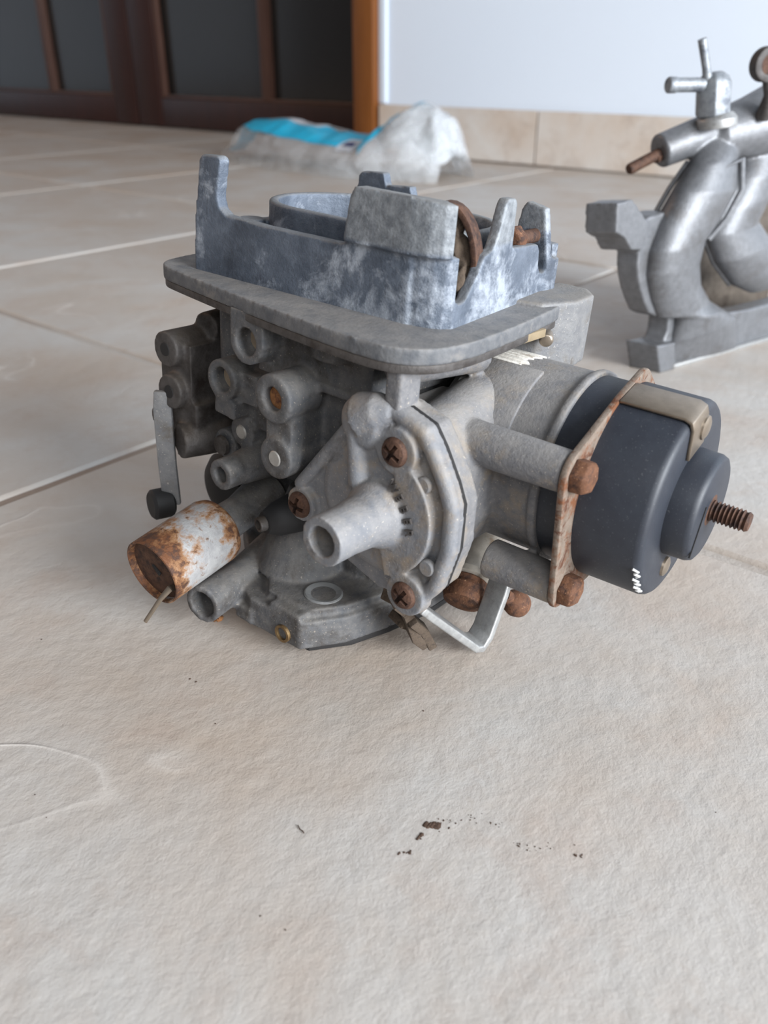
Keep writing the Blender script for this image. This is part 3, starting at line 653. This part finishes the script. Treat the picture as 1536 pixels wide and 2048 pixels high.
# gasket face with its two ears
FLM = chaikin([(-38, 92), (-31, 79), (-30, 67), (-22, 51), (-10, 36), (6, 38), (8, 20), (-4, 16), (1.5, 0), (60, 0), (122, .5), (170, 2), (170, 26), (64, 26), (36, 34), (20, 50), (12, 70), (10, 96), (-20, 98)], 1)
g = G().prism(FLM, (0, 2, 0), (1, 0, 0), Z3, (-4, 13, 0))
g.prism([(-57, 106.5), (-45, 107.5), (-27, 92.5), (-31, 79), (-40, 80), (-47, 87.5), (-55, 91)], (0, 0, 0), (1, 0, 0), Z3, (-5, 18, -2))
g.prism([(-6, 19), (12, 18), (15, 0), (1.5, 0)], (0, -2, 0), (1, 0, 0), Z3, (-6, 20, 0))
cast('flange_plate', g, 'mani', man, .9, 2)
obj('gap_backing', G().prism([(-4, 2), (130, 2), (130, 120), (26, 120), (4, 84)], (53, 44, 0), (1, 0, 0), Z3, (0, 6, 0)), 'mani_shade', man, .8)  # added plate; its dark colour stands in for the shaded runner gap
g = G()
R1 = [((10, 136), (44, 142), 34, 14), ((4, 122), (35, 125), 18, 15), ((-6, 109), (37, 107), 12, 17), ((-15, 92.5), (29, 91), 8, 18), ((-20, 77), (20.5, 80), 4, 18), ((-20, 64), (19.5, 66), 4, 17), ((-14.5, 49), (24, 52), 8, 16), ((-6.5, 35.5), (34, 40), 13, 14), ((9, 34), (44, 34), 20, 15), ((8, 18), (58, 26), 24, 12), ((4, 1.5), (66, 3), 27, 4)]
loft(g, R1)
R2 = [((46, 134), (84, 140), 54, 16), ((36, 112), (76, 116), 42, 16), ((28, 96), (68, 100), 36, 17), ((22, 80), (62, 86), 33, 17), ((33, 63), (74, 74), 37, 17), ((50, 47), (92, 60), 48, 16), ((70, 38), (112, 50), 62, 12)]
loft(g, R2)
# plenum, coolant neck
g.tube([mv(*p) for p in ((10, 28, 131), (22, 26, 135), (42, 34, 139), (76, 52, 147), (110, 74, 150))], [11, 14, 17, 23, 26], 36)
g.lathe([(0, 7.6), (1.2, 9.4), (34, 10.4)], mv(-14.5, 14, 127.6), mv(1, .35, .32), 36)
rc = cast('runner_casting', g, 'mani', man, .9, 4)
for pts, r in (([(4, 16, 122), (-6, 10, 109), (-15, 6, 92.5), (-20, 2, 77), (-20, 2, 64), (-14.5, 6, 49), (-6.5, 8, 35.5)], 1.5),
               ([(36, 18, 124), (37.6, 14, 107), (30, 10, 91), (21, 8, 80)], 1.6),
               ([(6, 6, 122), (20, 3, 120), (34, 12, 124)], .9),
               ([(28, 26, 96), (22, 22, 80), (33, 26, 63), (50, 36, 47)], 1.5)):
    obj('casting_rib', G().tube([mv(*p) for p in pts], r, 10), 'mani', man)
obj('machined_edge', G().box((8, -1.6, 0), (122, 2.4, 2.8)), 'alu', man, .6)
obj('rusty_stud', G().lathe([(0, 2.6), (1, 3.1), (24, 3.1)], mv(-33, 4, 119.2), mv(.9, .45, .36), 20), 'rust_dark', man)
obj('stud_nut', G().lathe([(0, 3.6), (3, 3.6)], mv(-16.5, 12, 124.6), mv(.9, .45, .36), 6), 'rust_dark', man, .3)
ft = obj('hose_fitting', G().lathe([(0, 8), (1, 10), (17, 10), (20, 8.6), (22.5, 5)], mv(13, 14, 146), mv(-.14, 0, 1), 6), 'zincfit', man, .8)
obj('seating_ring', G().lathe([(-3, 11), (1.4, 11), (3, 9.6), (4.4, 8)], mv(16, 14, 143.6), mv(-.14, 0, 1), 36), 'alu', ft, .4)
obj('hose_barb', G().ring(mv(-17, 6, 162), mv(6, 12, 162), 3.7, 2.4, 28, 8), 'zincfit', ft)
obj('barb_rib', G().lathe([(0, 3.8), (.6, 4.2), (4.6, 4.1), (5.2, 3.7)], mv(-17, 6, 162), mv(1, .23, 0), 28), 'zincfit', ft)
obj('vacuum_pipe', G().tube([mv(6, 11, 164), mv(4, 10, 170), mv(-1.2, 9, 184)], [2.7, 2.3, 2.4], 18), 'zincfit', ft)
br = obj('eye_bracket', G().lathe([(0, 5), (0, 8.8), (7, 8.8), (7, 5)], mv(37, 6, 172), mv(-.2, 1, 0), 36, True), 'cast_dark', man, .5)
obj('eye_fill', G().lathe([(2, .02), (2, 5.2), (5, 5.2), (5, .02)], mv(37, 6, 172), mv(-.2, 1, 0), 30), 'rust_dark', br)  # added disc; its dark colour stands in for the shaded eye hole
obj('eye_stem', G().tube([mv(39, 10, 165), mv(42, 12, 157), mv(44, 18, 146)], [3.4, 3, 5], 16), 'cast_dark', br)


# ------------------------------------------------------------------ plastic bag
def bag_mat():
    t = NT('clear_crumpled_film'); n_ = t.noise(28, 5, .65, dist=.8); t.bump(n_, .6, .005)
    sx = t.n('ShaderNodeSeparateXYZ'); t.l(t.co, sx.inputs[0])
    k = t.n('ShaderNodeMapRange'); k.inputs[1].default_value = .06; k.inputs[2].default_value = .18; k.inputs[3].default_value = .45; k.inputs[4].default_value = 1; t.l(sx.outputs['X'], k.inputs[0])
    t.l(t.math('MULTIPLY', t.ramp(n_, [(.35, (.2,)*3), (.7, (.66,)*3)]), k.outputs[0]), t.b.inputs['Alpha'])
    t.b.inputs['Transmission Weight'].default_value = .35; t.b.inputs['IOR'].default_value = 1.15
    return t.out(lin((238, 241, 244)), .22, 0, .6)
MT['film'] = bag_mat()
t = NT('cyan_print'); t.bump(t.noise(40, 4, .6, dist=.8), .4, .004)
MT['cyan'] = t.out(t.mix(t.mask(t.noise(30, 3), .62, .68), lin((40, 176, 214)), lin((60, 192, 226))), .3)
MT['print_white'] = plain('white_print', (206, 208, 214), .4)
MT['print_navy'] = plain('dark_blue_print', (50, 62, 110), .4)
bag = tag(empty('plastic_bag', (1.19, 1.115, 0), (0, 0, math.radians(-94))), 'crumpled clear plastic bag with a cyan printed band lying by the wall', 'bag')
# bag frame: x to the right along the floor, y away from the viewer
def crest(u):
    """height of the folded front edge along the bag, u in 0..1 left to right"""
    P_ = [(0, 8), (.06, 26), (.15, 70), (.26, 72), (.42, 66), (.55, 58), (.72, 54), (.79, 84), (.87, 106), (.95, 98), (1, 40)]
    for (a, x), (b, y) in zip(P_, P_[1:]):
        if a <= u <= b: f = (u-a)/(b-a); f = f*f*(3-2*f); return x+(y-x)*f
    return 0
def surf(u, v, wob=1.0):
    """v 0 front foot .. 0.5 crest .. 1 back foot"""
    L0 = 565; x = (u-.5)*L0; dep = 90+130*max(0, math.sin(math.pi*min(1, max(0, u))))**.7
    h = crest(u); ang = math.pi*v
    y = -dep/2*math.cos(ang); z = h*math.sin(ang)**(.75)
    q = V((u*9, v*3.2, 2.1)); w = noise.noise(q)*6+noise.noise(q*2.7)*4+noise.noise(q*6)*2
    w += 16*noise.noise(q*1.9+V((4, 4, 4)))*min(1, max(0, (u-.74)*6))
    k = math.sin(ang)
    return V((x+noise.noise(q*1.6+V((9, 0, 0)))*12*k, y+w*k*wob, max(.4, z+noise.noise(q*2.2+V((0, 7, 0)))*(3+9*min(1, max(0, (u-.75)*6)))*k)))
def sheet(u0, u1, v0, v1, nu, nv, off=0.0, vf=None):
    vs_ = []; fs = []
    for i in range(nu+1):
        for j in range(nv+1):
            u = u0+(u1-u0)*i/nu; lo, hi = (v0, v1) if vf is None else vf(u)
            v = lo+(hi-lo)*j/nv; p = surf(u, v)
            if off:
                d = surf(u+.002, v)-p; e = surf(u, v+.004)-p; nn = d.cross(e)
                if nn.length > 0: p = p+nn.normalized()*off
            vs_.append(p)
    for i in range(nu):
        for j in range(nv): a = i*(nv+1)+j; fs.append((a, a+nv+1, a+nv+2, a+1))
    return G().add(vs_, fs)
def thin(name, g, mat, th=.25):
    o = obj(name, g, mat, bag, 0, 2, 80); s_ = o.modifiers.new('s', 'SOLIDIFY'); s_.thickness = th*.001; s_.offset = 0; bake(o); finish(o.data, 80); return o
thin('film', sheet(0, 1, 0, 1, 150, 44), 'film')
for dv, k in ((.11, -7), (-.13, -14), (.21, -22)):
    thin('inner_fold', sheet(.75, .99, .04, .96, 60, 36, k, lambda u, dv=dv: (.06+max(0, dv)*.5, .94+min(0, dv)*.5)), 'film')
thin('cyan_band', sheet(.01, .76, 0, 0, 110, 12, 1.2, lambda u: (.34-.09*min(1, max(0, (u-.08)*6)), .52)), 'cyan')
thin('cyan_band', sheet(.64, .86, 0, 0, 40, 8, 1.2, lambda u: (.46, .66)), 'cyan')
thin('cyan_fold', sheet(.765, .83, 0, 0, 16, 6, 1.6, lambda u: (.12+(u-.765)*3, .26+(u-.765)*3)), 'cyan')
thin('white_print', sheet(.655, .725, 0, 0, 16, 6, 2.0, lambda u: (.20, .36)), 'print_white')
thin('white_print', sheet(.20, .46, 0, 0, 30, 4, 1.8, lambda u: (.46, .56)), 'print_white')
thin('dark_print', sheet(.67, .71, 0, 0, 10, 4, 2.4, lambda u: (.26, .31)), 'print_navy')


# ------------------------------------------------------------------ crumbs on the floor
# scuffed dirt: tiny flakes along a smear, in front of the carburettor
def floor_px(px, py):
    d = fwd*F_PX+rgt*(px-768)-cup*(py-1024); k = -CAM_H/d.z; return V((d.x*k*1000, d.y*k*1000, 0))
MT['soil'] = plain('dry_brown_soil', (92, 70, 56), .95, 0, .2, 900)
def flakes(name, pts, label, cat):
    g = G()
    for (px, py), n, sp, r in pts:
        for _ in range(n):
            c = floor_px(px+random.gauss(0, sp), py+random.gauss(0, sp*.45))
            g.ball((c.x, c.y, .05), r*random.uniform(.4, 1.2), 8, (random.uniform(.7, 1.6), random.uniform(.6, 1.2), .3), .9)
    return tag(obj(name, g, 'soil', None, 0, 2, 60), label, cat, None, 'stuff')
flakes('soil_crumbs', [((864, 1650), 16, 6, .7), ((838, 1676), 8, 5, .5), ((812, 1705), 8, 6, .3), ((900, 1640), 8, 10, .22), ((940, 1638), 10, 14, .18), ((985, 1646), 8, 10, .18), ((1035, 1690), 7, 6, .26), ((1062, 1699), 7, 7, .24), ((1100, 1693), 5, 8, .2), ((1158, 1712), 5, 5, .3), ((880, 1656), 6, 10, .3)],
       'thin smear of dry brown dirt crumbs on the tile in front', 'dirt')
flakes('dust_specks', [((70, 1590), 1, 1, .35), ((392, 1363), 1, 1, .4), ((848, 1422), 1, 1, .35), ((430, 1446), 1, 1, .25), ((92, 1636), 1, 1, .25), ((570, 1860), 1, 1, .3), ((520, 1832), 1, 1, .2), ((1432, 1625), 1, 1, .2), ((82, 1279), 1, 1, .4), ((1150, 1690), 1, 1, .2), ((380, 1358), 1, 1, .25)],
       'few dark dust specks scattered over the front tile', 'dust')
c0 = [floor_px(*p)+V((0, 0, .3)) for p in ((596, 1652), (600, 1660), (606, 1664), (608, 1668))]
tag(obj('lint_curl', G().tube(c0, .14, 8), 'soil'), 'tiny dark curl of lint on the front tile', 'lint')
c0 = floor_px(438, 1240)
tag(obj('rust_flake', G().ball((c0.x, c0.y, .9), 1.6, 12, (1.2, .9, .6), .9), 'can_rim', None, 0, 2, 60), 'small orange rust flake beside the lower pipe', 'flake')
